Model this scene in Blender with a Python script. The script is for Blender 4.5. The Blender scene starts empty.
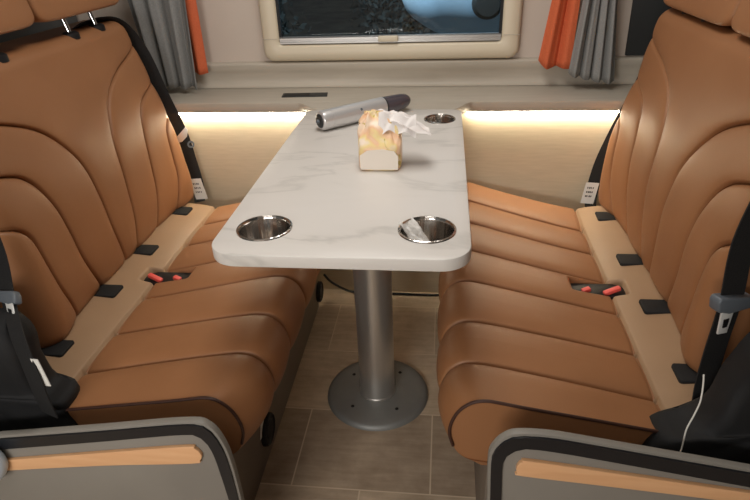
import bpy, bmesh, math, random
import numpy as np
from mathutils import Vector, Matrix
random.seed(7); RNG = np.random.default_rng(7)
SC = bpy.context.scene; COL = SC.collection
PI = math.pi

# ------------------------------------------------------------------ materials
def srgb(r, g, b):
    f = lambda c: c/12.92 if c <= .04045 else ((c+.055)/1.055)**2.4
    return (f(r/255), f(g/255), f(b/255), 1)

def new_mat(name, col, rough=.5, metal=0., spec=.5, coat=0., trans=0., ior=1.45):
    m = bpy.data.materials.new(name); m.use_nodes = True
    b = m.node_tree.nodes['Principled BSDF']
    b.inputs['Base Color'].default_value = col
    b.inputs['Roughness'].default_value = rough
    b.inputs['Metallic'].default_value = metal
    b.inputs['Specular IOR Level'].default_value = spec
    b.inputs['Coat Weight'].default_value = coat
    b.inputs['Transmission Weight'].default_value = trans
    b.inputs['IOR'].default_value = ior
    return m

def nodes(m):
    nt = m.node_tree
    return nt.nodes, nt.links, nt.nodes['Principled BSDF']

def coord(N, L, scale=(1, 1, 1), loc=(0, 0, 0), rot=(0, 0, 0)):
    t = N.new('ShaderNodeTexCoord'); mp = N.new('ShaderNodeMapping')
    mp.inputs['Scale'].default_value = scale; mp.inputs['Location'].default_value = loc
    mp.inputs['Rotation'].default_value = rot
    L.new(t.outputs['Object'], mp.inputs['Vector']); return mp.outputs['Vector']

def noise(N, L, vec, scale, detail=3, rough=.5, dist=0.):
    n = N.new('ShaderNodeTexNoise'); n.inputs['Scale'].default_value = scale
    n.inputs['Detail'].default_value = detail; n.inputs['Roughness'].default_value = rough
    n.inputs['Distortion'].default_value = dist
    L.new(vec, n.inputs['Vector']); return n.outputs['Fac']

def ramp(N, L, fac, stops):
    r = N.new('ShaderNodeValToRGB'); e = r.color_ramp.elements
    while len(e) < len(stops): e.new(.5)
    for i, (p, c) in enumerate(stops): e[i].position = p; e[i].color = c
    L.new(fac, r.inputs['Fac']); return r.outputs['Color']

def mixc(N, L, fac, a, b, mode='MIX'):
    x = N.new('ShaderNodeMix'); x.data_type = 'RGBA'; x.blend_type = mode
    for sock, v in ((x.inputs[0], fac), (x.inputs[6], a), (x.inputs[7], b)):
        if hasattr(v, 'links'): L.new(v, sock)
        else: sock.default_value = v
    return x.outputs[2]

def bump(N, L, b, h, strength, dist=.01):
    n = N.new('ShaderNodeBump'); n.inputs['Strength'].default_value = strength
    n.inputs['Distance'].default_value = dist
    L.new(h, n.inputs['Height']); L.new(n.outputs['Normal'], b.inputs['Normal'])

def noisy(name, c1, c2, scale, rough=.5, metal=0., bs=0., stretch=(1, 1, 1), spec=.5, coat=0.):
    m = new_mat(name, c1, rough, metal, spec, coat); N, L, b = nodes(m)
    v = coord(N, L, stretch); f = noise(N, L, v, scale, 4)
    L.new(ramp(N, L, f, [(.3, c1), (.7, c2)]), b.inputs['Base Color'])
    if bs: bump(N, L, b, f, bs)
    return m

M = {}
def leather(name, c1, c2):
    m = new_mat(name, c1, .47, spec=.42); N, L, b = nodes(m)
    v = coord(N, L)
    f = noise(N, L, v, 5, 3); L.new(ramp(N, L, f, [(.3, c1), (.7, c2)]), b.inputs['Base Color'])
    g = noise(N, L, v, 420, 2, .6); bump(N, L, b, g, .10, .002)
    return m
M['leather'] = leather('tan_leather', srgb(147, 101, 66), srgb(155, 108, 72))
M['strip'] = leather('lit_tan_leather', srgb(158, 128, 98), srgb(166, 136, 106))  # light on the seat's rear strip, put into a paler leather colour
M['piping'] = new_mat('dark_piping', srgb(62, 36, 26), .5)
M['plinth'] = noisy('plinth_taupe', srgb(112, 100, 88), srgb(120, 108, 95), 6, .55)
M['panel'] = noisy('end_panel_grey', srgb(128, 123, 115), srgb(136, 131, 122), 5, .5)
M['stripe'] = new_mat('black_gloss_trim', srgb(22, 23, 27), .28)
M['inlay'] = noisy('tan_wood_inlay', srgb(218, 166, 120), srgb(226, 178, 132), 6, .45, stretch=(1, 6, 12))
M['blackp'] = new_mat('black_plastic', srgb(15, 16, 18), .55)
M['blackm'] = noisy('matte_black_cover', srgb(13, 13, 14), srgb(19, 19, 20), 30, .75)
M['blackf'] = noisy('black_webbing', srgb(24, 23, 23), srgb(32, 31, 30), 300, .75, bs=.15)
M['greyp'] = new_mat('grey_plastic', srgb(92, 98, 104), .4)
M['chrome'] = new_mat('chrome', srgb(225, 225, 225), .12, 1.)
M['bright'] = new_mat('satin_silver', srgb(216, 216, 212), .4, .25)
M['red'] = new_mat('red_button', srgb(236, 96, 86), .4)
M['white'] = new_mat('white_label', srgb(226, 224, 216), .6)
M['ink'] = new_mat('label_ink', srgb(70, 66, 62), .7)

# table laminate
m = new_mat('pale_marble_laminate', srgb(214, 208, 200), .38, spec=.45); N, L, b = nodes(m)
v = coord(N, L, (1, 1, 1), rot=(0, 0, .9)); vs = coord(N, L, (1.4, 3.6, 3), rot=(0, 0, .7))
f1 = noise(N, L, vs, 1.5, 5, .55, .5); f2 = noise(N, L, v, 3.0, 3)
c = ramp(N, L, f1, [(.40, srgb(222, 217, 211)), (.485, srgb(217, 212, 205)), (.515, srgb(186, 182, 175)), (.55, srgb(218, 213, 206)), (.8, srgb(225, 221, 215))])
L.new(mixc(N, L, f2, c, srgb(220, 215, 208)), b.inputs['Base Color']); M['marble'] = m

# brushed column
m = new_mat('brushed_steel', srgb(214, 210, 204), .29, .85); N, L, b = nodes(m)
f = noise(N, L, coord(N, L, (40, 40, 900)), 1, 2); bump(N, L, b, f, .06, .002)
b.inputs['Anisotropic'].default_value = .5; M['steel'] = m
m = new_mat('polished_steel', srgb(205, 200, 194), .18, 1.); N, L, b = nodes(m)
f = noise(N, L, coord(N, L, (60, 60, 2)), 1, 2); bump(N, L, b, f, .35, .006); M['cup'] = m
M['base'] = noisy('satin_base_metal', srgb(138, 139, 136), srgb(146, 147, 144), 12, .5, .4)
M['silver'] = new_mat('silver_paint', srgb(214, 213, 212), .28, .55)
M['smoke'] = new_mat('smoked_plastic', srgb(80, 74, 80), .15, coat=.5)

# floor vinyl tiles
m = new_mat('brown_vinyl_tile', srgb(112, 94, 76), .5, spec=.35); N, L, b = nodes(m)
v = coord(N, L, (1, 1, 1), loc=(.012, -.158, 0)); v2 = coord(N, L)
br = N.new('ShaderNodeTexBrick'); br.offset = .5; br.offset_frequency = 2; br.squash = 1
br.inputs['Scale'].default_value = 1; br.inputs['Mortar Size'].default_value = .0022
br.inputs['Brick Width'].default_value = .352; br.inputs['Row Height'].default_value = .268
br.inputs['Color1'].default_value = (0, 0, 0, 1); br.inputs['Color2'].default_value = (1, 1, 1, 1)
br.inputs['Mortar'].default_value = (.5, .5, .5, 1); br.inputs['Mortar Smooth'].default_value = .3
L.new(v, br.inputs['Vector'])
fa = noise(N, L, v2, 9, 6, .65); fb = noise(N, L, coord(N, L, (4, 28, 1)), 2, 5, .6)
ca = ramp(N, L, fa, [(.3, srgb(166, 146, 122)), (.7, srgb(212, 192, 166))])
cb = mixc(N, L, .35, ca, ramp(N, L, fb, [(.3, srgb(152, 134, 114)), (.7, srgb(216, 196, 170))]))
sh = ramp(N, L, br.outputs['Color'], [(0, (.72, .70, .70, 1)), (1, (1.12, 1.12, 1.12, 1))])
cc = mixc(N, L, 1., cb, sh, 'MULTIPLY')
L.new(mixc(N, L, br.outputs['Fac'], cc, srgb(214, 196, 170)), b.inputs['Base Color']); bump(N, L, b, fa, .05, .004)
M['floor'] = m

M['wall'] = noisy('warm_grey_wall_panel', srgb(198, 184, 170), srgb(203, 190, 177), 3, .55)
M['ledge'] = noisy('greige_ledge', srgb(180, 171, 156), srgb(187, 178, 163), 9, .45, stretch=(1, 8, 8))
M['lower'] = noisy('oatmeal_lower_wall', srgb(203, 187, 158), srgb(212, 196, 168), 14, .6, stretch=(1, 1, 10))
M['cream'] = new_mat('cream_plastic', srgb(212, 200, 176), .42)
M['alu'] = new_mat('satin_aluminium', srgb(190, 188, 184), .35, .8)
M['curt'] = noisy('grey_curtain_cloth', srgb(132, 132, 130), srgb(143, 143, 140), 200, .85, bs=.1)
M['orange'] = noisy('orange_curtain_cloth', srgb(200, 96, 58), srgb(208, 106, 66), 200, .8, bs=.1)
M['darkwall'] = new_mat('dark_charcoal_panel', srgb(40, 42, 42), .5)
M['greywall'] = new_mat('grey_partition', srgb(92, 94, 94), .6)
M['ceil'] = new_mat('ceiling_white', srgb(214, 210, 202), .6)

def emis(name, col, s):
    m = new_mat(name, (0, 0, 0, 1)); b = m.node_tree.nodes['Principled BSDF']
    b.inputs['Emission Color'].default_value = col; b.inputs['Emission Strength'].default_value = s
    return m
M['led'] = emis('warm_led', (1, .90, .70, 1), 60)

# window glass: clear pane that mirrors a little by Fresnel
m = bpy.data.materials.new('window_glass'); m.use_nodes = True; N, L = m.node_tree.nodes, m.node_tree.links
N.remove(N['Principled BSDF'])
tr = N.new('ShaderNodeBsdfTransparent'); tr.inputs['Color'].default_value = (.62, .68, .70, 1)
gl = N.new('ShaderNodeBsdfGlossy'); gl.inputs['Roughness'].default_value = .02
fr = N.new('ShaderNodeFresnel'); fr.inputs['IOR'].default_value = 1.5
mx = N.new('ShaderNodeMixShader'); L.new(fr.outputs[0], mx.inputs[0]); L.new(tr.outputs[0], mx.inputs[1]); L.new(gl.outputs[0], mx.inputs[2])
L.new(mx.outputs[0], N['Material Output'].inputs['Surface']); M['glass'] = m
# cling film
m = bpy.data.materials.new('clear_film'); m.use_nodes = True; N, L = m.node_tree.nodes, m.node_tree.links
b = N['Principled BSDF']; b.inputs['Base Color'].default_value = srgb(226, 222, 216); b.inputs['Roughness'].default_value = .25
tr = N.new('ShaderNodeBsdfTransparent'); mx = N.new('ShaderNodeMixShader'); mx.inputs[0].default_value = .7
L.new(tr.outputs[0], mx.inputs[1]); L.new(b.outputs[0], mx.inputs[2]); L.new(mx.outputs[0], N['Material Output'].inputs['Surface']); M['film'] = m
# tissue pack film
m = new_mat('printed_pack_film', srgb(232, 190, 146), .35); N, L, b = nodes(m)
v = coord(N, L); f = noise(N, L, v, 22, 2, .5, .5); g = noise(N, L, v, 34, 2, .5, .8)
c = ramp(N, L, f, [(.35, srgb(240, 216, 190)), (.50, srgb(238, 194, 154)), (.58, srgb(238, 214, 150)), (.66, srgb(238, 220, 200))])
c2 = ramp(N, L, g, [(.64, (0, 0, 0, 1)), (.68, (1, 1, 1, 1))])
L.new(mixc(N, L, c2, c, srgb(190, 168, 84)), b.inputs['Base Color']); M['pack'] = m
M['packpane'] = new_mat('pack_white_face', srgb(234, 224, 211), .4)
M['tissue'] = new_mat('tissue_paper', srgb(236, 230, 226), .9)
M['blue'] = noisy('pale_blue_sheet', srgb(160, 192, 220), srgb(186, 210, 230), 3, .6)
M['bush'] = noisy('dark_foliage', srgb(34, 40, 42), srgb(66, 74, 74), 9, .8)
M['ground'] = noisy('dark_rubble_ground', srgb(40, 44, 44), srgb(100, 96, 84), 2.2, .8)
M['stone'] = noisy('grey_stone', srgb(90, 92, 90), srgb(120, 120, 112), 6, .8)
M['pale'] = new_mat('pale_bluegrey_plastic', srgb(186, 198, 208), .4)

# ------------------------------------------------------------------ mesh helpers
def link(name, me, mat, parent=None, smooth=True, angle=None):
    if mat: me.materials.append(mat)
    if smooth:
        for p in me.polygons: p.use_smooth = True
        if angle: me.set_sharp_from_angle(angle=math.radians(angle))
    o = bpy.data.objects.new(name, me); COL.objects.link(o)
    if parent is not None:
        o.parent = parent
        if parent.parent is None and parent.type == 'EMPTY':
            o.matrix_parent_inverse = Matrix.Translation(parent.location).inverted()
    return o

class MB:
    def __init__(s): s.v = []; s.f = []
    def add(s, V, F):
        n = len(s.v); s.v += [tuple(map(float, p)) for p in V]; s.f += [tuple(i+n for i in f) for f in F]; return s
    def grid(s, P, cu=False, cv=False):
        nu, nv = P.shape[:2]; F = []
        for i in range(nu if cu else nu-1):
            for j in range(nv if cv else nv-1):
                a, b2 = i*nv+j, ((i+1) % nu)*nv+j
                c2, d = ((i+1) % nu)*nv+(j+1) % nv, i*nv+(j+1) % nv
                F.append((a, b2, c2, d))
        return s.add(P.reshape(-1, 3), F)
    def lathe(s, prof, n=48, c=(0, 0, 0), axis=(0, 0, 1)):
        ax = Vector(axis).normalized(); q = Vector((0, 0, 1)).rotation_difference(ax).to_matrix()
        P = np.zeros((len(prof), n, 3))
        for i, (r, z) in enumerate(prof):
            for j in range(n):
                t = 2*PI*j/n; w = q @ Vector((r*math.cos(t), r*math.sin(t), z)); P[i, j] = (w.x+c[0], w.y+c[1], w.z+c[2])
        return s.grid(P, cv=True)
    def tube(s, pts, r, n=10, closed=False):
        p = np.array(pts, float); m2 = len(p)
        T = np.gradient(p, axis=0) if not closed else np.roll(p, -1, 0)-np.roll(p, 1, 0)
        T /= np.linalg.norm(T, axis=1)[:, None]+1e-12
        up = np.array([0, 0, 1.]) if abs(T[0][2]) < .9 else np.array([1., 0, 0])
        P = np.zeros((m2, n, 3)); U = np.cross(T[0], up); U /= np.linalg.norm(U)
        for i in range(m2):
            U = U-T[i]*np.dot(U, T[i]); U /= np.linalg.norm(U); W = np.cross(T[i], U)
            rr = r if np.isscalar(r) else r[i]
            for j in range(n):
                t = 2*PI*j/n; P[i, j] = p[i]+rr*(math.cos(t)*U+math.sin(t)*W)
        k = len(s.v); s.grid(P, cu=closed, cv=True)
        if not closed: s.f += [tuple(k+j for j in range(n)), tuple(k+(m2-1)*n+j for j in reversed(range(n)))]
        return s
    def box(s, x0, x1, y0, y1, z0, z1):
        V = [(x, y, z) for x in (x0, x1) for y in (y0, y1) for z in (z0, z1)]
        return s.add(V, [(0, 1, 3, 2), (4, 6, 7, 5), (0, 4, 5, 1), (2, 3, 7, 6), (0, 2, 6, 4), (1, 5, 7, 3)])
    def prism(s, poly, d):          # closed polygon (3D) swept by vector d
        n = len(poly); d = np.array(d, float); A = np.array(poly, float)
        return s.add(np.concatenate([A, A+d]), [tuple(range(n)), tuple(range(2*n-1, n-1, -1))]+[(i, (i+1) % n, n+(i+1) % n, n+i) for i in range(n)])
    def ribbon(s, pts, wid, w, th=.0015):   # strap with thickness
        p = np.array(pts, float); W = np.array(wid, float); W /= np.linalg.norm(W, axis=1)[:, None]
        T = np.gradient(p, axis=0); Nn = np.cross(T, W); Nn /= np.linalg.norm(Nn, axis=1)[:, None]
        w = np.full(len(p), w) if np.isscalar(w) else np.array(w)
        h = w[:, None]/2
        P = np.stack([p-W*h-Nn*th, p+W*h-Nn*th, p+W*h+Nn*th, p-W*h+Nn*th], 1)
        k = len(s.v); s.grid(P, cv=True); n = len(p)
        s.f += [(k, k+1, k+2, k+3), tuple(k+(n-1)*4+j for j in (3, 2, 1, 0))]; return s
    def mesh(s, name, bev=0, seg=2, bang=30):
        me = bpy.data.meshes.new(name); me.from_pydata(s.v, [], s.f); me.update()
        bm = bmesh.new(); bm.from_mesh(me); bmesh.ops.remove_doubles(bm, verts=bm.verts, dist=1e-6)
        bmesh.ops.recalc_face_normals(bm, faces=bm.faces)
        if bev:
            E = [e for e in bm.edges if len(e.link_faces) == 2 and e.calc_face_angle(0) > math.radians(bang)]
            bmesh.ops.bevel(bm, geom=E, offset=bev, segments=seg, profile=.5, affect='EDGES', clamp_overlap=True)
        bm.to_mesh(me); bm.free(); return me
    def build(s, name, mat, parent=None, bev=0, seg=2, smooth=True, angle=40, bang=30):
        return link(name, s.mesh(name, bev, seg, bang), mat, parent, smooth, angle)

def empty(name, loc, label=None, cat=None, group=None, kind=None):
    o = bpy.data.objects.new(name, None); o.location = loc; o.empty_display_size = .05; COL.objects.link(o)
    return tag(o, label, cat, group, kind)
def tag(o, label=None, cat=None, group=None, kind=None):
    for k, val in (('label', label), ('category', cat), ('group', group), ('kind', kind)):
        if val: o[k] = val
    return o
def struct(o): o['kind'] = 'structure'; return o

def catmull(pts, n=12, closed=False):
    p = np.array(pts, float); out = []; m2 = len(p)
    for i in range(m2 if closed else m2-1):
        if closed: a, b2, c2, d = p[i-1], p[i], p[(i+1) % m2], p[(i+2) % m2]
        else: a, b2, c2, d = p[max(i-1, 0)], p[i], p[i+1], p[min(i+2, m2-1)]
        for t in np.linspace(0, 1, n, endpoint=False):
            out.append(.5*((2*b2)+(c2-a)*t+(2*a-5*b2+4*c2-d)*t*t+(-a+3*b2-3*c2+d)*t**3))
    if not closed: out.append(p[-1])
    return np.array(out)
def resample(p, n):
    d = np.r_[0, np.cumsum(np.linalg.norm(np.diff(p, axis=0), axis=1))]
    t = np.linspace(0, d[-1], n); return np.stack([np.interp(t, d, p[:, k]) for k in range(p.shape[1])], 1)
def dist_poly(A, B, poly):
    best = np.full(A.shape, 1e9)
    for (x0, y0), (x1, y1) in zip(poly[:-1], poly[1:]):
        dx, dy = x1-x0, y1-y0; t = np.clip(((A-x0)*dx+(B-y0)*dy)/(dx*dx+dy*dy+1e-12), 0, 1)
        best = np.minimum(best, np.hypot(A-x0-t*dx, B-y0-t*dy))
    return best
def sstep(a, b2, x): t = np.clip((x-a)/(b2-a), 0, 1); return t*t*(3-2*t)

# ------------------------------------------------------------------ room shell
struct(MB().box(-1.6, 1.6, -.9, 1.95, -.04, 0).build('floor', M['floor'], smooth=False))
WALL_Y, RISER_Y, LOW_Y = 2.07, 2.047, 1.866
# upper wall with the window opening
WX0, WX1, WZ0, WZ1 = -.575, .195, .87, 1.46
w = MB()
for x0, x1, z0, z1 in ((-1.6, WX0, .815, 1.96), (WX1, 1.6, .815, 1.96), (WX0, WX1, .815, WZ0), (WX0, WX1, WZ1, 1.96)):
    w.box(x0, x1, WALL_Y, WALL_Y+.04, z0, z1)
struct(w.build('wall_back', M['wall'], smooth=False))
struct(MB().box(-1.6, 1.6, LOW_Y, LOW_Y+.03, 0, .712).build('wall_back_lower', M['lower'], smooth=False))
# riser with a rounded lip between ledge and wall
prof = [(RISER_Y-.012, .741), (RISER_Y, .7425), (RISER_Y+.007, .750), (RISER_Y+.010, .765), (RISER_Y+.004, .795), (RISER_Y-.006, .818), (RISER_Y-.004, .823), (RISER_Y+.002, .8255), (WALL_Y+.002, .826), (WALL_Y+.03, .826), (WALL_Y+.03, .741)]
struct(MB().prism([(-1.6, y, z) for y, z in prof], (3.2, 0, 0)).build('trim_1', M['ledge'], angle=50))
struct(MB().box(-1.6, 1.6, -.9, 2.11, 1.96, 2.0).build('ceiling', M['ceil'], smooth=False))
# dark panel on the back wall beyond the right curtain, with slanted edge
struct(MB().prism([(.592, 2.068, .829), (.577, 2.068, 1.5), (1.55, 2.068, 1.5), (1.55, 2.068, .829)], (0, -.012, 0)).build('trim_2', M['darkwall'], bev=.003))
# partitions behind the benches
struct(MB().box(-1.32, -1.29, -.2, 2.06, 0, 1.96).build('wall_left', M['greywall'], smooth=False))
struct(MB().box(1.02, 1.05, -.2, 2.06, 0, 1.96).build('wall_right', M['darkwall'], smooth=False))

struct(MB().box(-1.6, 1.6, -1.0, -.96, 0, 1.96).build('wall_front', M['wall'], smooth=False))
# ledge
L0 = [(-1.28, 1.842), (-.49, 1.842)]; 
def scurve(xa, xb, ya, yb, n=12): return [(xa+(xb-xa)*t, ya+(yb-ya)*(t*t*(3-2*t))) for t in np.linspace(0, 1, n)]
edge = [(-1.28, 1.842)]+scurve(-.475, -.385, 1.842, 1.758)+scurve(.028, .095, 1.758, 1.842)+[(1.01, 1.842)]
led = empty('window_ledge', (-.15, 1.95, .71), 'long greige ledge running under the window behind the table end', 'ledge')
MB().prism([(x, y, .710) for x, y in edge]+[(1.01, 2.05, .710), (-1.28, 2.05, .710)], (0, 0, .030)).build('ledge_top', M['ledge'], led, bev=.0035, seg=2, bang=50)
MB().prism([(-.545, 1.952, .740), (-.392, 1.958, .740), (-.386, 1.912, .740), (-.540, 1.904, .740)], (0, 0, .003)).build('socket_strip', M['darkwall'], led, bev=.001)
MB().prism([(-.536, 1.944, .7425), (-.45, 1.947, .7425), (-.449, 1.918, .7425), (-.534, 1.914, .7425)], (0, 0, .0015)).build('socket_flap', M['blackp'], led)

# LED strips under the ledge
for x0, x1, lab in ((-1.0, -.425, 'glowing warm light strip under the ledge, left of the table'), (.075, .70, 'glowing warm light strip under the ledge, right of the table')):
    t = empty('light_strip', ((x0+x1)/2, 1.855, .700), lab, 'light', 'light strips under the ledge')
    MB().box(x0, x1, 1.8475, 1.8645, .7055, .7099).build('channel', M['alu'], t, smooth=False)
    MB().box(x0+.003, x1-.003, 1.850, 1.863, .7010, .7055).build('diffuser', M['led'], t, smooth=False)

# ------------------------------------------------------------------ window
win = empty('window_1', (-.19, 2.06, .829), kind='structure')
def rrect(x0, x1, z0, z1, r, n=8):
    out = []
    for cx, cz, a in ((x1-r, z1-r, 0), (x0+r, z1-r, PI/2), (x0+r, z0+r, PI), (x1-r, z0+r, 1.5*PI)):
        out += [(cx+r*math.cos(a+PI/2*k/n), cz+r*math.sin(a+PI/2*k/n)) for k in range(n+1)]
    return out
def loops(rings):
    return np.array([[(x, y, z) for x, z in rr] for rr, y in rings])
FX0, FX1, FZ0, FZ1 = -.624, .246, .8285, 1.50
rings = []
for ins, y, r in ((0, 2.069, .035), (0, 2.052, .035), (.004, 2.040, .033), (.012, 2.034, .030), (.030, 2.033, .024), (.052, 2.034, .018), (.058, 2.038, .016), (.060, 2.046, .015), (.062, 2.068, .015)):
    rings.append((rrect(FX0+ins, FX1-ins, FZ0+ins*.92, FZ1-ins, r), y))
MB().grid(loops(rings), cv=True).build('window_frame', M['cream'], win, angle=60)
# hairline joints of the frame's corner pieces
MB().box(FX0-.001, FX0+.056, 2.0322, 2.034, .905, .9065).box(FX1-.056, FX1+.001, 2.0322, 2.034, .905, .9065).build('frame_joint', M['ledge'], win, smooth=False)
# blind rail with pull
p = [(2.046, .886), (2.040, .888), (2.040, .893), (2.043, .894), (2.043, .899), (2.040, .900), (2.040, .906), (2.046, .909), (2.062, .909), (2.062, .886)]
rail = MB().prism([(FX0+.062, y, z) for y, z in p], (FX1-FX0-.124, 0, 0)).build('blind_rail', M['alu'], win, angle=30)
MB().box(-.222, -.155, 2.028, 2.044, .891, .910).build('rail_pull', M['cream'], rail, bev=.004, seg=3)
MB().box(FX0+.060, FX0+.069, 2.046, 2.060, .909, 1.44).box(FX1-.069, FX1-.060, 2.046, 2.060, .909, 1.44).build('side_seal', M['blackp'], win, smooth=False)
MB().box(FX0+.055, FX1-.055, 2.075, 2.080, .872, 1.45).build('window_pane', M['glass'], win, smooth=False)

# outside the window
struct(MB().box(-9, 9, 2.6, 22, -.65, -.6).build('ground', M['ground'], smooth=False))
# covered bulk
u = np.linspace(0, 2*PI, 40, endpoint=False); vv = np.linspace(-PI/2, PI/2, 22)
def sp(x, e): return np.sign(x)*np.abs(x)**e
P = np.zeros((22, 40, 3))
for i, t in enumerate(vv):
    P[i, :, 0] = .30+.62*sp(np.cos(t), .7)*sp(np.cos(u), .7); P[i, :, 1] = 4.2+.4*sp(np.cos(t), .7)*sp(np.sin(u), .7); P[i, :, 2] = 1.02+.47*sp(np.sin(t), .8)
P += .012*np.sin(P[..., [2, 0, 1]]*23)
t = empty('covered_trailer', (.3, 4.2, -.6), 'pale blue sheeted bulk seen outside through the right of the window', 'cover')
MB().grid(P, cv=True).build('sheet', M['blue'], t)
for sx in (-.05, .7): MB().lathe([(0, -.06), (.05, -.06), (.14, -.05), (.15, -.03), (.15, .03), (.14, .05), (.05, .06), (0, .06)], 28, (sx, 4.2, -.45), (0, 1, 0)).build('wheel', M['blackp'], t)
MB().tube([(-.05, 4.2, -.45), (.0, 4.2, .62)], .03).tube([(.7, 4.2, -.45), (.6, 4.2, .62)], .03).tube([(-.05, 4.2, -.45), (.7, 4.2, -.45)], .03).build('chassis', M['darkwall'], t)
MB().lathe([(0, .06), (.07, .055), (.09, .03), (.095, 0), (.08, -.03), (0, -.04)], 24, (.25, 3.79, .80), (0, -1, 0)).build('vent', M['darkwall'], t)
def bush(x, y, z, r, lab, n=1500):
    q = empty('bush', (x, y, z), lab, 'bush', 'bushes outside the window'); mb = MB()
    for k in range(n):
        d = RNG.normal(size=3); d /= np.linalg.norm(d); c0 = np.array([x, y, z+r])+d*r*RNG.uniform(.55, 1)*np.array([1.05, .8, 1.1])
        a = RNG.normal(size=3); a /= np.linalg.norm(a); b3 = np.cross(a, d); b3 /= np.linalg.norm(b3)+1e-9; s = RNG.uniform(.025, .06)
        mb.add([c0-a*s, c0+b3*s*.45, c0+a*s, c0-b3*s*.45], [(0, 1, 2, 3)])
    mb.build('foliage', M['bush'], q, smooth=False)
    MB().tube([(x, y, z), (x+.03, y, z+r)], [.05, .03]).build('stem', M['darkwall'], q)
bush(-2.1, 6.0, -.6, .75, 'dark bush outside behind the left part of the window')
bush(-.45, 7.4, -.6, .7, 'dark bush outside behind the middle of the window')
bush(2.3, 7.9, -.6, .8, 'dark bush outside behind the pale blue sheeted bulk')

# ------------------------------------------------------------------ benches
def mirror(V, side, xm): V = np.array(V, float); V[..., 0] = xm+side*V[..., 0]; return V
SXM, BXM = -.165, -.183
YS0, YS1 = .79, 1.745          # seat
YB0, YB1, YBC = .945, 1.805, 1.375   # backrest
SEAMY = [.905, 1.045, 1.195, 1.335, 1.485, 1.625]
CUR = [[(.028, .38), (.035, .43), (.056, .53), (.066, .64), (.085, .75), (.15, .84), (.25, .89), (.35, .918), (.46, .955)],
       [(.150, .38), (.170, .43), (.208, .53), (.221, .62), (.236, .70), (.27, .768), (.325, .800), (.46, .838)],
       [(.290, .38), (.310, .45), (.336, .53), (.344, .60), (.353, .67), (.385, .706), (.46, .733)]]
CUR = [catmull(c0, 6) for c0 in CUR]

seat_prof = catmull([(.80, .36), (.785, .405), (.76, .426), (.71, .425), (.65, .419), (.605, .413), (.565, .415), (.46, .433), (.36, .450), (.29, .462), (.245, .467), (.213, .461), (.188, .442), (.174, .415), (.169, .385), (.174, .357), (.186, .330), (.212, .311), (.26, .304)], 8)
seat_prof = resample(seat_prof, 300)
tg = np.gradient(seat_prof, axis=0); tg /= np.linalg.norm(tg, axis=1)[:, None]
seat_nrm = np.stack([tg[:, 1], -tg[:, 0]], 1)           # outward (up / towards the aisle)
if seat_nrm[60, 1] < 0: seat_nrm = -seat_nrm
front_w = sstep(.34, .17, seat_prof[:, 0])

def seat_surface(Y, YS0, ka, kz):
    """Y: 1D array of y. Returns (len(prof), len(Y), 3) in (a, y, z)."""
    A = np.repeat(seat_prof[:, :1], len(Y), 1); Z = np.repeat(seat_prof[:, 1:], len(Y), 1); YY = np.repeat(Y[None], len(seat_prof), 0)
    t = np.minimum(YY-YS0, YS1-YY); e = np.clip(1-t/.16, 0, 1)**2.6
    A = A+e*ka*front_w[:, None]; Z = Z+e*kz
    quilt = sstep(.605, .598, A)
    u = np.full(A.shape, 1e9)
    for y0 in SEAMY: u = np.minimum(u, np.abs(YY-(y0+.022*np.sin(np.clip((.60-A)/.40, 0, 1)*PI*.5))))
    u = np.where(quilt > 0, np.hypot(u, np.maximum(A-.600, 0)), 1e9)
    us = np.abs(A-.600)
    d = -.012*np.exp(-u/.020)*quilt-.010*np.exp(-(u/.0032)**2)
    d += -.006*np.exp(-us/.012)-.009*np.exp(-(us/.0032)**2)
    A = A+d*seat_nrm[:, :1]; Z = Z+d*seat_nrm[:, 1:]
    # recess for the buckles
    rec = sstep(.500, .520, A)*sstep(.645, .629, A)*sstep(1.256, 1.270, YY)*sstep(1.328, 1.314, YY)
    Z = Z-.040*rec
    YY = YY+.15*np.maximum(YY-1.05, 0)*sstep(0., 1., np.clip((.62-A)/.44, 0, 1)*.5+.0)*2
    return np.stack([A, YY, Z], -1)

def back_x(z):
    return np.interp(z, [.34, .40, .46, .56, .70, .85, .95, 1.03], [.712, .705, .696, .694, .701, .738, .766, .788])
zz = np.linspace(.34, 1.03, 60)
back_xs = np.convolve(np.pad(back_x(zz), 6, mode='edge'), np.ones(13)/13, 'valid')

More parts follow.
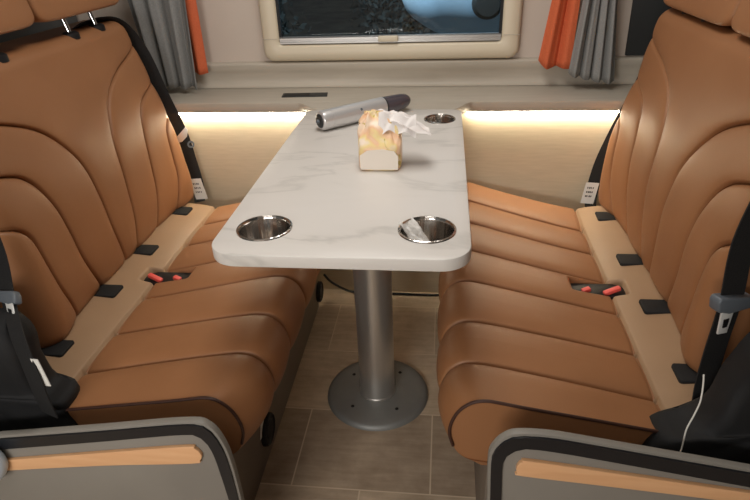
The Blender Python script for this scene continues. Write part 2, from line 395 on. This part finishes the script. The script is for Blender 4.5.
def backrest_mesh(side, xm):
    R, Rt, Dp, ZT = .050, .034, .13, 1.014
    # cross-section across y: back -> rounded corner -> front -> corner -> back
    def sec(lo, hi, R, n=340):
        pts = []
        if n:
            pts += [(lo, Dp), (lo, Dp*.5)]
            pts += [(lo+R-R*math.cos(t), R-R*math.sin(t)) for t in np.linspace(0, PI/2, 12)]
            k = len(pts)
            pts += [(y, 0) for y in np.linspace(lo+R, hi-R, n)[1:-1]]
            pts += [(hi-R+R*math.sin(t), R-R*math.cos(t)) for t in np.linspace(0, PI/2, 12)]
            pts += [(hi, Dp*.5), (hi, Dp)]
        return np.array(pts)
    sy = sec(YB0, YB1, R); sz = sec(.412, ZT, Rt, n=250)
    one = np.ones((len(sy), len(sz)))
    Y, DY, Z, DZ = sy[:, :1]*one, sy[:, 1:]*one, sz[:, 0][None]*one, sz[:, 1][None]*one
    # rounded outline at the top corners
    zt = np.clip((Z-(ZT-.09))/.09, 0, 1); nar = .055*(1-np.sqrt(np.maximum(1-zt**2, 0)))
    f = (Y-YBC)/((YB1-YB0)/2); Y = Y-f*np.minimum(nar*.45, .055)
    A = np.interp(Z, zz, back_xs)+(.010 if side > 0 else -.004)*(1-sstep(.45, .65, Z))-(.016 if side > 0 else 0)*sstep(.82, .98, Z)+np.minimum(DY+DZ, Dp)
    # gentle bolster shape: side wings stand forward a little
    T = np.abs(Y-YBC)
    A -= .012*np.exp(-((T-.38)/.08)**2)*np.exp(-((Z-.60)/.2)**2)+.022*sstep(.22, .42, T)*np.exp(-((Z-.44)/.13)**2)
    flat = np.exp(-((DY+DZ)/.03)**2)
    d = np.full(A.shape, 1e9); 
    for c0 in CUR: d = np.minimum(d, dist_poly(T, Z, c0))
    A += flat*(.008*np.exp(-d/.016)+.0105*np.exp(-(d/.0031)**2))
    V = np.stack([A, Y, Z], -1)
    return MB().grid(mirror(V, side, xm))

def rounded_box(c0, h, e=.35, nu=36, nv=20, warp=None):
    u = np.linspace(0, 2*PI, nu, endpoint=False); v = np.linspace(-PI/2, PI/2, nv); P = np.zeros((nv, nu, 3))
    for i, t in enumerate(v):
        P[i, :, 0] = c0[0]+h[0]*sp(np.cos(t), e)*sp(np.cos(u), e); P[i, :, 1] = c0[1]+h[1]*sp(np.cos(t), e)*sp(np.sin(u), e); P[i, :, 2] = c0[2]+h[2]*sp(np.sin(t), e)
    if warp: P = warp(P)
    return P

def poly_panel(pts, y, d): return [(x, y, z) for x, z in pts], (0, d, 0)

def label_ink(parent, quad, rows=3):
    q = [np.array(p, float) for p in quad]; nrm = np.cross(q[1]-q[0], q[3]-q[0]); nrm /= np.linalg.norm(nrm); mb = MB()
    P = lambda s, t: (q[0]*(1-s)+q[1]*s)*(1-t)+(q[3]*(1-s)+q[2]*s)*t-nrm*0
    for r in range(rows):
        t0 = .2+.6*r/rows
        for s0 in np.arange(.2, .75, .14):
            s1 = s0+random.uniform(.06, .12); A = [P(s0, t0), P(s1, t0), P(s1, t0+.08), P(s0, t0+.08)]
            mb.add([a+nrm*.0016 for a in A]+[a-nrm*.0016 for a in A], [(0, 1, 2, 3), (7, 6, 5, 4)])
    return mb.build('print', M['ink'], parent, smooth=False)

def strap_label(parent, c0, wdir, ldir, w, l):
    c0, wd, ldv = np.array(c0, float), np.array(wdir, float), np.array(ldir, float); wd /= np.linalg.norm(wd); ldv /= np.linalg.norm(ldv)
    q = [c0-wd*w/2-ldv*l/2, c0+wd*w/2-ldv*l/2, c0+wd*w/2+ldv*l/2, c0-wd*w/2+ldv*l/2]; nr = np.cross(wd, ldv)
    o = MB().prism([p-nr*.0007 for p in q], nr*.0014).build('belt_label', M['white'], parent, smooth=False); o['label'] = 'white printed label'
    return o, q

def bench(side):
    left = side < 0
    lab = 'tan leather double bench seat left of the table' if left else 'tan leather double bench seat right of the table'
    SXM = -.172
    X = lambda a: SXM+side*a
    YS0 = .785 if left else .802
    root = empty('bench_seat', (X(.45), 1.27, 0), lab, 'seat', 'facing bench seats')
    # --- seat cushion
    Y = np.r_[np.linspace(YS0, YS0+.09, 34)[:-1], np.linspace(YS0+.09, YS1-.09, 400), np.linspace(YS1-.09, YS1, 20)[1:]]
    S = seat_surface(Y, YS0, .036 if left else .028, -.003 if left else .008)
    # near and far flanks: fan down to the plinth
    def flank(j, dy):
        e = S[:, j]; rows = [e]
        for k in (.35, 1.):
            r = e.copy(); r[:, 1] += dy*(.4+.6*k); r[:, 2] = np.minimum(e[:, 2], .300)*k+e[:, 2]*(1-k); r[:, 0] = e[:, 0]*(1-k)+np.maximum(e[:, 0], .262)*k; rows.append(r)
        return np.stack(rows, 1)
    cush = MB().grid(mirror(S, side, SXM)).build('seat_cushion', M['leather'], root, angle=None)
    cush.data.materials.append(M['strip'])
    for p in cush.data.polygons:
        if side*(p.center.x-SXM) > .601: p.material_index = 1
    for j, dy in ((0, .004), (-1, -.004)):
        MB().grid(mirror(flank(j, dy), side, SXM)).build('cushion_flank', M['leather'], root)
    e = S[34:266, 0][::2].copy(); e[:, 1] -= .0015
    MB().tube(mirror(e, side, SXM), .0032, 8).build('piping', M['piping'], root)
    # --- buckle pocket
    bz = .398
    pk = MB().prism(mirror([(a, y, bz-.03) for a, y in ((.501, 1.267), (.515, 1.261), (.617, 1.261), (.637, 1.271), (.645, 1.292), (.637, 1.313), (.617, 1.323), (.515, 1.323), (.501, 1.317))], side, SXM), (0, 0, .036)).build('buckle_pocket', M['blackp'], root, bev=.003)
    for a, dy, rot in ((.605, -.008, .5), (.542, -.008, .5)):
        w2 = .022 if a > .6 else .011
        bt = MB().box(-w2, w2, -.007, .007, -.002, .009)
        o = bt.build('red_button', M['red'], pk, bev=.003)
        o.location = (X(a), 1.287+dy, bz+.010); o.rotation_euler = (0, side*-.25, side*rot*.6); o['label'] = 'red belt buckle button'
    # --- child-seat anchor slots along the crease
    for y in (.955, 1.19, 1.41, 1.675):
        s2 = MB().prism(mirror([(a+(0 if left else .012), y+dy+(0 if left else .006), .396) for a, dy in ((.650, -.024), (.654, -.028), (.76, -.028), (.76, .028), (.654, .028), (.650, .024))], side, BXM+(.0)), (0, 0, .031)).build('anchor_slot', M['blackm'], root, bev=.004, seg=3)
    # --- backrest
    backrest_mesh(side, BXM).build('backrest', M['leather'], root)
    V = [(.79, .97, .3), (.81, .97, .62), (.86, .97, .985), (.93, .97, .985), (.93, .97, .05), (.79, .97, .05)]
    MB().prism(mirror(V, side, BXM), (0, .78, 0)).build('back_shell', M['blackp'], root, bev=.01)
    # --- headrests
    dz = .016 if left else -.022
    for y0, y1 in [(p-(0 if left else .014), q+(0 if left or q < 1.5 else .014)-(0 if left or q > 1.5 else .014)) for p, q in ((.985, 1.3515), (1.3555, 1.754))]:
        c0 = np.array([.815, (y0+y1)/2, 1.155+dz]); 
        def warp(P):
            P = P.copy(); P[..., 0] += (P[..., 2]-(1.06+dz))*.22
            return P
        Q = rounded_box((.815, (y0+y1)/2, 1.158+dz), (.060, (y1-y0)/2, .115), .19, 72, 40, warp)
        hr = MB().grid(mirror(Q, side, BXM), cv=True).build('headrest', M['leather'], root)
        for py in (-.066, .066):
            yy = (y0+y1)/2+py+.038*(1 if y0 > 1.2 else 0)
            pm = MB().tube([mirror((.796, yy, .975), side, BXM), mirror((.823, yy, 1.075+dz), side, BXM)], .0062, 14).build('post', M['chrome'], hr)
            pm['label'] = 'chrome headrest post'
            MB().lathe([(0, .008), (.016, .008), (.021, .004), (.022, -.01), (0, -.01)], 20, mirror((.803, yy, 1.010), side, BXM)).build('post_collar', M['blackp'], hr)
    # --- plinth
    pa = .272
    MB().prism(mirror([(pa, .80, 0), (pa, .80, .305), (.76, .80, .305), (.76, .80, 0)], side, SXM), (0, .95, 0)).build('plinth', M['plinth'], root, bev=.004)
    for y, z, r in ((1.058, .092, .043), (1.757, .062, .038)):
        MB().lathe([(0, .012), (r*.55, .012), (r*.6, .009), (r*.85, .009), (r*.92, .013), (r, .010), (r*1.02, 0), (0, 0)], 32, (X(pa), y, z), (-side, 0, 0)).build('vent_cap', M['blackp'], root)
    if left:
        q = [mirror((pa-.001, y, z), side, SXM) for y, z in ((1.006, .108), (1.036, .104), (1.072, .176), (1.046, .182))]
        o = MB().prism(q, (.0012, 0, 0)).build('sticker', M['white'], root, smooth=False); o['label'] = 'white sticker'
        MB().lathe([(0, .004), (.005, .003), (.006, 0)], 14, (X(pa), 1.127, .140), (1, 0, 0)).build('screw', M['chrome'], root)
    # --- end panel with black trim and wooden inlay
    if left:
        out = [(-1.2, .352), (-.815, .430), (-.644, .463), (-.504, .489), (-.433, .501), (-.398, .494), (-.368, .458), (-.352, .408), (-.341, .356), (-.335, .289), (-.345, 0), (-1.2, 0)]
        so = [(-1.2, .338), (-.82, .416), (-.609, .452), (-.445, .481), (-.402, .475), (-.382, .431), (-.375, .369), (-.373, .285), (-.375, .0)]
        si = [(-1.2, .310), (-.831, .388), (-.616, .427), (-.442, .459), (-.414, .449), (-.401, .419), (-.395, .356), (-.391, .283), (-.392, .0)]
        inl = [(-1.0, .330), (-.831, .361), (-.62, .400), (-.450, .4305), (-.431, .427), (-.4215, .412), (-.427, .397), (-.446, .387), (-.62, .366), (-.842, .331), (-1.0, .303)]
    else:
        out = [(.105, 0), (.103, .335), (.0985, .438), (.099, .486), (.114, .503), (.139, .514), (.17, .514), (.232, .505), (.322, .492), (.501, .460), (.9, .388), (.9, 0)]
        so = [(.103, 0), (.098, .340), (.094, .437), (.100, .467), (.116, .489), (.137, .498), (.185, .498), (.233, .491), (.502, .446), (.9, .375)]
        si = [(.120, 0), (.117, .342), (.113, .429), (.119, .454), (.133, .467), (.155, .473), (.237, .463), (.511, .415), (.9, .345)]
        inl = [(.136, .426), (.139, .438), (.147, .444), (.179, .445), (.515, .404), (.8, .369), (.8, .345), (.522, .377), (.292, .398), (.148, .410), (.139, .416)]
    def smooth_path(p, a, b2): return [tuple(x) for x in p[:a]]+[tuple(x) for x in catmull(p[a:b2], 5)]+[tuple(x) for x in p[b2:]]
    if left: out = smooth_path(out, 1, 9); so = smooth_path(so, 1, 8); si = smooth_path(si, 1, 8)
    else: out = smooth_path(out, 1, 9); so = smooth_path(so, 1, 8); si = smooth_path(si, 1, 8)
    so_a = np.array(so); tn = np.gradient(so_a, axis=0); tn /= np.linalg.norm(tn, axis=1)[:, None]
    nn = np.stack([-tn[:, 1], tn[:, 0]], 1); oo = so_a+nn*.005
    if left: out = [tuple(x) for x in oo]+[(-1.2, 0)]
    else: out = [tuple(x) for x in oo]+[(.9, 0)]
    pts, d = poly_panel(out, .70, .014)
    ep = MB().prism(pts, d).build('end_panel', M['panel'], root, bev=.002, bang=60)
    # trim: band between outer and inner line
    so_r, si_r = resample(np.array(so), 70), resample(np.array(si), 70)
    P = np.array([[(a[0], .6995, a[1]), (a[0], .6955, a[1]), (b2[0], .6955, b2[1]), (b2[0], .6995, b2[1])] for a, b2 in zip(so_r, si_r)])
    o = MB().grid(P, cv=True).build('trim_band', M['stripe'], ep, angle=30); o['label'] = 'glossy black trim band'
    pts, d = poly_panel([tuple(x) for x in catmull(inl, 4, True)], .6925, .008)
    o = MB().prism(pts, d).build('wood_inlay', M['inlay'], ep, bev=.005, seg=3, bang=50); o['label'] = 'long tan wooden inlay'
    # --- black hinge cover at the near corner of the seat
    B = lambda a: BXM+side*a
    if left:
        ctr = [(-.738, .340), (-.738, .405), (-.729, .432), (-.752, .441), (-.784, .450), (-.786, .515), (-.785, .570), (-.803, .605), (-.845, .622), (-1.10, .65), (-1.10, .30), (-.90, .325)]
    else:
        ctr = [(.372, .35), (.379, .385), (.388, .412), (.405, .430), (.440, .440), (.462, .456), (.476, .486), (.486, .525), (.498, .570), (.505, .608), (.52, .632), (.56, .65), (.72, .675), (.72, .33), (.50, .345)]
    c2 = resample(catmull(ctr, 6, True), 90); cc = c2.mean(0)
    rings = []
    for y, k in ((.764, .0), (.765, .45), (.767, .80), (.772, .95), (.780, .99), (.79, 1.), (.82, 1.), (.84, .98), (.848, .93), (.850, .5), (.851, 0)):
        rr = cc+(c2-cc)*max(k, .001); rings.append([(x, y, z) for x, z in rr])
    Q = np.array(rings); Q[..., 1] += .004*np.sin(Q[..., 0]*60+Q[..., 2]*40)
    hc = MB().grid(Q, cv=True).build('hinge_cover', M['blackm'], root, angle=None)
    # --- far belt, along the wall edge of the backrest
    if True:
        if left: ctrl = [(.83, 1.60, 1.020), (.826, 1.70, 1.022), (.808, 1.760, 1.014), (.789, 1.794, .980), (.764, 1.822, .900), (.732, 1.832, .76), (.698, 1.832, .642), (.684, 1.830, .545), (.672, 1.824, .45), (.668, 1.80, .40)]
        else: ctrl = [(.83, 1.70, 1.00), (.82, 1.78, .96), (.80, 1.815, .90), (.765, 1.83, .78), (.725, 1.832, .66), (.695, 1.832, .56), (.682, 1.832, .49), (.676, 1.828, .43), (.675, 1.81, .39)]
        pth = catmull(mirror(ctrl, side, BXM), 6)
        w0 = np.array([-side*.92, .28, .12]); wd = [(np.array([-side*.9, .25, .5]) if i < 10 else w0) for i in range(len(pth))]
        wd = np.array(wd); wd[4:16] = [(1-t)*wd[4]+t*w0 for t in np.linspace(0, 1, 12)]
        bl = MB().ribbon(pth, wd, .038, .0012).build('seat_belt', M['blackf'], root, smooth=True, angle=40)
        if left:
            tp = MB().prism([(-.900, 1.822, .628), (-.862, 1.827, .664), (-.854, 1.827, .654), (-.862, 1.827, .632), (-.880, 1.822, .616), (-.896, 1.822, .612)], (.002, -.006, 0)).build('latch_plate', M['bright'], bl, bev=.0008)
            MB().lathe([(.006, -.001), (.012, -.001), (.012, .001), (.006, .001), (.006, -.001)], 18, (-.850, 1.818, .606), (.5, -1, .2)).build('belt_stop', M['greyp'], bl)
            o, q = strap_label(bl, (-.848, 1.803, .448), (.96, .28, -.05), (.16, .0, -1), .040, .078); label_ink(o, q)
        else:
            o, q = strap_label(bl, (.481, 1.806, .446), (.96, -.28, .05), (-.12, .0, -1), .040, .074); label_ink(o, q)
    # --- near belt
    if left:
        ctrl = [(-.90, .92, 1.00), (-.875, .91, .86), (-.856, .90, .722), (-.838, .86, .630), (-.768, .775, .607), (-.747, .751, .555), (-.745, .748, .487), (-.747, .752, .430)]
        wvec = (.85, -.35, .05)
    else:
        ctrl = [(.545, .925, 1.00), (.522, .915, .88), (.500, .905, .764), (.505, .898, .645), (.503, .895, .545), (.500, .885, .466), (.495, .86, .41)]
        wvec = (.85, .35, .05)
    pth = catmull(ctrl, 6)
    nb = MB().ribbon(pth, [wvec]*len(pth), .050, .0012).build('seat_belt', M['blackf'], root, angle=40)
    k = 18; c0 = pth[k]; wv = np.array(wvec)/np.linalg.norm(wvec); dv = pth[k+2]-pth[k-2]; dv /= np.linalg.norm(dv); nv = np.cross(wv, dv); nv *= -np.sign(nv[1]) if nv[1] else 1
    def fr(u2, v2, t): return c0+wv*u2+dv*v2+nv*t
    sg = 1 if left else -1
    gb = MB().prism([fr(u2, v2, .014) for u2, v2 in ((-.038*sg, -.004), (.036*sg, -.020), (.040*sg, -.012), (.037*sg, .008), (.012*sg, .018), (-.038*sg, .018))], -nv*.024).build('belt_guide', M['greyp'], nb, bev=.004, seg=3)
    sg = 1 if left else -1
    tq = [fr(u2*sg, v2, .013) for u2, v2 in ((.002, .012), (.028, .008), (.026, .056), (.006, .058))]
    tp = MB().prism(tq, -nv*.004).build('latch_tongue', M['bright'], nb, bev=.001)
    tq = [fr(u2*sg, v2, .0145) for u2, v2 in ((.010, .026), (.021, .026), (.020, .043), (.011, .043))]
    MB().prism(tq, -nv*.002).build('tongue_slot', M['blackp'], nb)
    if left:
        strap_label(nb, (-.7215, .7435, .545), (.95, -.2, .1), (.10, -.02, -1.), .018, .062)
    return root
bench(-1)
bench(1)

# ------------------------------------------------------------------ table
tab = empty('dining_table', (-.178, 1.309, 0), 'pale marble-look table on a steel pedestal between the two benches', 'table')
TX0, TX1, TY0, TY1, TZ = -.418, .055, .853, 1.756, .74
def rr2(x0, x1, y0, y1, rf, rb, n=10):
    out = []
    for cx, cy, a, r in ((x1-rb, y1-rb, 0, rb), (x0+rb, y1-rb, PI/2, rb), (x0+rf, y0+rf, PI, rf), (x1-rf, y0+rf, 1.5*PI, rf)):
        out += [(cx+r*math.cos(a+PI/2*k/n), cy+r*math.sin(a+PI/2*k/n)) for k in range(n+1)]
    return out
CUPS = [(-.334, .957, .051, 'left'), (-.025, .962, .052, 'right'), (-.0095, 1.655, .043, 'far')]
top = MB().prism([(x, y, TZ-.025) for x, y in rr2(TX0, TX1, TY0, TY1, .055, .03)], (0, 0, .025)).build('tabletop', M['marble'], tab, bev=.0025, seg=2, bang=50)
cut = MB()
for x, y, r, _ in CUPS: cut.lathe([(0, -.1), (r-.002, -.1), (r-.002, .1), (0, .1)], 48, (x, y, TZ))
co = cut.build('cutter', None, None, smooth=False)
md = top.modifiers.new('holes', 'BOOLEAN'); md.operation = 'DIFFERENCE'; md.object = co; md.solver = 'EXACT'
bpy.context.view_layer.update()
dg = bpy.context.evaluated_depsgraph_get(); nm = bpy.data.meshes.new_from_object(top.evaluated_get(dg))
top.modifiers.clear(); old = top.data; top.data = nm; bpy.data.meshes.remove(old); bpy.data.objects.remove(co)
nm.materials.clear(); nm.materials.append(M['marble']); nm.set_sharp_from_angle(angle=math.radians(40))
for x, y, r, _ in CUPS:
    MB().lathe([(0, -.068), (r-.024, -.068), (r-.020, -.064), (r-.007, -.050), (r-.004, -.004), (r-.003, .0005), (r-.001, .003), (r+.002, .0022), (r+.003, .0003), (r-.001, .0), (r-.0025, -.004), (r-.0055, -.052), (r-.019, -.067), (r-.024, -.070), (0, -.070)], 56, (x, y, TZ)).build('cup_holder', M['cup'], tab)
MB().lathe([(0, .014), (.0535, .014), (.0535, .020), (.0515, .022), (.0515, .66), (.0555, .662), (.0555, .690), (0, .690)], 64, (-.178, 1.309, 0)).build('column', M['steel'], tab, angle=30)
MB().box(-.29, -.066, 1.14, 1.48, .690, .7155).build('top_bracket', M['blackp'], tab, bev=.003)
MB().lathe([(0, .016), (.120, .016), (.140, .0145), (.147, .011), (.151, .005), (.152, 0), (0, 0)], 80, (-.178, 1.309, 0)).build('base_plate', M['base'], tab, angle=50)
for a in (.9, 2.5, 4.0, 5.4):
    MB().lathe([(0, .0022), (.004, .002), (.0055, 0)], 14, (-.178+.10*math.cos(a), 1.309+.10*math.sin(a), .0158)).build('screw', M['blackp'], tab)

# clear film wrapper in the right-hand cup holder
n = 14; P = np.zeros((n, n, 3))
for i, s in enumerate(np.linspace(-1, 1, n)):
    for j, t in enumerate(np.linspace(-1, 1, n)):
        P[i, j] = (-.045+.013*s+.022*t, .962+.010*s-.028*t, TZ+.003-.026*(t*.5+.5)+.004*math.sin(3*s+2*t)+.002*RNG.uniform(-1, 1))
Q = P.copy(); Q[..., 2] -= .003
tag(MB().grid(P).grid(Q).build('film_wrapper', M['film'], smooth=False), 'crumpled clear film wrapper stuffed into the near right cup holder', 'wrapper')

# handheld vacuum lying on the table
A0, A1, A2 = np.array([-.338, 1.547, .7680]), np.array([-.177, 1.692, .7680]), np.array([-.107, 1.755, .7675])
vac = empty('handheld_vacuum', (-.22, 1.64, .74), 'silver cylindrical handheld vacuum with smoked nozzle lying across the table', 'vacuum')
ax = (A1-A0)/np.linalg.norm(A1-A0); Ln = float(np.linalg.norm(A1-A0)); R0 = .0275; Q0 = R0/.031
MB().lathe([(0, 0), (.019, 0), (.0235, .001), (.0265, .004), (R0, .010), (R0, .030), (R0-.0008, .0305), (R0-.0008, .032), (R0, .0325), (R0, Ln-.002), (R0-.002, Ln), (0, Ln)], 56, A0, ax).build('body', M['silver'], vac, angle=30)
MB().lathe([(.0, -.004), (.015, -.004), (.0185, -.002), (.020, .001), (0, .001)], 40, A0, ax).build('end_cap', M['darkwall'], vac)
MB().lathe([(0, -.011), (.005, -.010), (.006, -.003), (0, -.003)], 20, A0, ax).build('power_button', M['greyp'], vac)
# nozzle flattens towards its slanted mouth
L2 = float(np.linalg.norm(A2-A1)); side_v = np.cross(ax, [0, 0, 1]); up_v = np.array([0, 0, 1.])
rings = []
for t, rx, rz, dz in ((0, .0295, .0295, 0), (.1, .0300, .0300, 0), (.45, .0298, .0290, 0), (.7, .0285, .0262, .0015), (.88, .0255, .022, .003), (.97, .020, .016, .004), (1.0, .010, .008, .004), (1.0, .0001, .0001, .004)):
    c0 = A1+ax*L2*t
    rings.append([c0+Q0*side_v*rx*math.cos(a)+up_v*Q0*(rz*math.sin(a)+dz) for a in np.linspace(0, 2*PI, 40, endpoint=False)])
MB().grid(np.array(rings), cv=True).build('nozzle', M['smoke'], vac, angle=60)
rings = [[A1+ax*(L2*.0+s)+side_v*.0271*math.cos(a)+up_v*.0271*math.sin(a) for a in np.linspace(0, 2*PI, 40, endpoint=False)] for s in (-.001, .003)]
MB().grid(np.array(rings), cv=True).build('collar_ring', M['darkwall'], vac)
cb = A0+ax*.125; nb = np.array([.35, -.80, .48]); nb -= ax*np.dot(nb, ax); nb /= np.linalg.norm(nb)
MB().lathe([(0, .0012), (.0035, .0010), (.0042, 0)], 16, cb+nb*(R0-.0004), nb).build('indicator', M['greyp'], vac)

# pack of tissues
pk = empty('tissue_pack', (-.137, 1.29, .74), 'opened orange and yellow film pack of tissues on the table', 'tissues')
nr, na = 26, 72
zs = np.linspace(0, 1, nr); P = np.zeros((nr+2, na, 3)); ang = np.linspace(0, 2*PI, na, endpoint=False)
hz = lambda t: np.interp(t, [0, .08, .45, .6, .8, 1], [0, .004, .056, .074, .100, .122])
def prof2(t): return (np.interp(t, [0, .1, .5, .62, .8, 1], [.045, .0495, .0500, .0490, .042, .020]), np.interp(t, [0, .1, .45, .55, .8, 1], [.036, .040, .039, .033, .020, .008]), np.interp(t, [0, .5, .8, 1], [0, 0, -.005, -.014]), np.interp(t, [0, .45, .6, 1], [0, 0, .006, .016]))
for i, t in enumerate(zs):
    wx, wy, cx, cy = prof2(t); e = .42+.3*max(0, t-.45)
    cr = .0042*sstep(.35, .8, np.array(t))
    k = cr*(np.sin(7*ang+9*t)+.6*np.sin(13*ang-14*t+1))
    P[i+1, :, 0] = -.143+cx+(wx+k)*sp(np.cos(ang), e); P[i+1, :, 1] = 1.289+cy+(wy+k)*sp(np.sin(ang), e); P[i+1, :, 2] = .7405+hz(t)+cr*.7*np.sin(5*ang+6*t)
P[0] = P[1].mean(0); P[-1] = P[-2].mean(0)+np.array([0, 0, .004])
MB().grid(P, cv=True).build('wrapping', M['pack'], pk)
q = [(-.186, 1.2472, .7450), (-.100, 1.2472, .7450), (-.099, 1.2472, .776), (-.108, 1.2476, .789), (-.135, 1.2476, .793), (-.170, 1.2476, .790), (-.187, 1.2472, .778)]
MB().prism(q, (0, .002, 0)).build('front_face', M['packpane'], pk)
# the tissue pulled out of the opening, flopping to the right
n, m2 = 40, 30; P = np.zeros((n, m2, 3))
for i, s in enumerate(np.linspace(0, 1, n)):
    for j, t in enumerate(np.linspace(-1, 1, m2)):
        wid = .030*math.sin(PI*min(1, .20+.80*(1-s)))+.006 if s > .3 else .020+.018*s/.3
        x = -.156+.124*s+.010*t*math.sin(4*s)
        y = 1.315+wid*t-.010*s
        z = .858+.010*math.sin(PI*s*1.1)-.016*s-.018*s*s-.016*t*t*(1-s*.5)
        z += .0038*math.sin(10*s+4*t)*math.cos(4*t-3*s)+.0025*math.sin(5*t+14*s)+.0012*math.sin(26*s-9*t)
        P[i, j] = (x, y, z)
MB().grid(P).build('tissue', M['tissue'], pk, angle=None)
n = 24; P = np.zeros((n, n, 3))
for i, s in enumerate(np.linspace(0, 1, n)):
    for j, t in enumerate(np.linspace(0, 1, n)):
        P[i, j] = (-.145+.085*s, 1.290-.020*t+.004*math.sin(12*s+3), .866-.034*t-.010*s+.005*math.sin(14*s+4*t)-.012*abs(s-.55)*t)
MB().grid(P).build('tissue_fold', M['tissue'], pk)

# ------------------------------------------------------------------ curtains
def curtain(name, xb, xt, zb, y, folds, amp, mat, lab, grp=None, ph=0., ztop=1.60, dz=None):
    n, m2 = 150, 40; P = np.zeros((m2, n, 3))
    for i, v in enumerate(np.linspace(0, 1, m2)):
        for j, u in enumerate(np.linspace(0, 1, n)):
            vz = min(1, v*2.2)
            x = (xb[0]*(1-vz)+xt[0]*vz)*(1-u)+(xb[1]*(1-vz)+xt[1]*vz)*u
            a = u*folds*2*PI+ph+.35*math.sin(3*u+2*v)
            z0 = zb+(dz(u) if dz else 0)
            P[i, j] = (x+.45*amp*math.cos(a)*.6, y+amp*(math.sin(a)+.25*math.sin(2.3*a+1)), z0+(ztop-z0)*v+.003*math.sin(a)*(v < .02))
    mb = MB().grid(P); Q = P.copy(); Q[..., 1] += .0018
    mb.grid(Q).grid(np.stack([P[0], Q[0]]))
    o = mb.build(name, mat, angle=None); return tag(o, lab, 'curtain', grp)
curtain('curtain', (-1.02, -.852), (-1.06, -.832), .760, 1.972, 3.7, .014, M['curt'], 'grey pleated curtain left of the window', 'grey curtains', 0.4)
curtain('curtain', (-.880, -.825), (-.89, -.824), .801, 2.006, .9, .008, M['orange'], 'narrow orange curtain edge showing beside the left grey curtain', 'orange curtains', 1.0)
curtain('curtain', (.400, .552), (.430, .508), .762, 1.972, 4.2, .013, M['curt'], 'grey pleated curtain right of the window', 'grey curtains', 1.2, dz=lambda u: .028*(1-u)**1.5)
curtain('curtain', (.308, .406), (.354, .414), .806, 2.000, 1.5, .012, M['orange'], 'wide orange curtain between window and right grey curtain', 'orange curtains', 2.2, dz=lambda u: .020*max(0, 1-u*4))

# ------------------------------------------------------------------ small things
pts = catmull([(-.44, 1.856, .075), (-.415, 1.853, .045), (-.375, 1.848, .022), (-.34, 1.843, .010), (-.28, 1.842, .006), (-.15, 1.842, .006), (-.02, 1.840, .006), (.02, 1.846, .012), (.06, 1.852, .04)], 8)
tag(MB().tube(pts, .0045, 8).build('cable', M['blackp']), 'thin black cable along the floor at the foot of the back wall', 'cable')
pts = catmull([(.425, .765, .589), (.428, .762, .565), (.430, .7605, .535), (.427, .760, .506), (.422, .760, .471), (.424, .760, .43), (.424, .762, .40)], 6)
tag(MB().tube(pts, .0013, 6).build('thread', M['white']), 'thin white thread hanging over the black cover of the right bench', 'thread')
t = MB().lathe([(0, .0), (.040, 0), (.050, .006), (.054, .016), (.052, .03), (.044, .040), (0, .044)], 40, (-.866, .6965, .372), (0, -1, 0))
tag(t.build('round_cap', M['pale']), 'pale rounded object cut off by the left edge, before the left end panel', 'cap')

# ------------------------------------------------------------------ lights
def area(name, loc, size, power, col=(1, .93, .84), rot=(0, 0, 0), sizey=None):
    l = bpy.data.lights.new(name, 'AREA'); l.energy = power; l.color = col; l.size = size
    if sizey: l.shape = 'RECTANGLE'; l.size_y = sizey
    o = bpy.data.objects.new(name, l); o.location = loc; o.rotation_euler = rot; COL.objects.link(o); return o
area('ceiling_lamp', (-.17, 1.28, 1.94), .40, 10.5, (1, .97, .93), sizey=1.0)
area('ceiling_lamp', (-.45, -.45, 1.94), .9, 5, (1, .96, .92), sizey=.7)
area('front_fill', (-.65, -.90, 1.0), .9, 18, (1, .97, .94), rot=(PI/2-.15, 0, -.15), sizey=.35)  # added fill behind the camera for the column, floor and end panels
l = bpy.data.lights.new('outside_fill', 'SPOT'); l.energy = 1500; l.color = (.85, .95, 1); l.spot_size = 1.6  # unseen spot added to brighten the view outside the window
o = bpy.data.objects.new('outside_fill', l); o.location = (-1.2, 2.4, 3.2); COL.objects.link(o)
o.rotation_euler = (Vector((.1, 5., .3))-o.location).to_track_quat('-Z', 'Y').to_euler()
wd = bpy.data.worlds.new('World'); SC.world = wd; wd.use_nodes = True
wd.node_tree.nodes['Background'].inputs['Color'].default_value = (.80, .88, 1, 1); wd.node_tree.nodes['Background'].inputs['Strength'].default_value = .22

# ------------------------------------------------------------------ camera
cam = bpy.data.cameras.new('camera'); co = bpy.data.objects.new('camera', cam); COL.objects.link(co); SC.camera = co
f, pitch, yaw, roll = 581.1, .5125, .1281, .0414
cy, sy, cp, s_p = math.cos(yaw), math.sin(yaw), math.cos(pitch), math.sin(pitch)
fw = Vector((-sy*cp, cy*cp, -s_p)); rt = Vector((cy, sy, 0)); dn = fw.cross(rt)
r2 = rt*math.cos(roll)+dn*math.sin(roll); d2 = -rt*math.sin(roll)+dn*math.cos(roll)
mw = Matrix((r2, -d2, -fw)).transposed().to_4x4(); mw.translation = (0, 0, 1.24); co.matrix_world = mw
cam.sensor_fit = 'HORIZONTAL'; cam.sensor_width = 36; cam.lens = f/750*36; cam.clip_start = .01; cam.clip_end = 100
vs = SC.view_settings; SC.display_settings.display_device = 'sRGB'
vs.view_transform = 'Standard'; vs.look = 'None'; vs.exposure = 0.; vs.gamma = 1; vs.use_curve_mapping = False
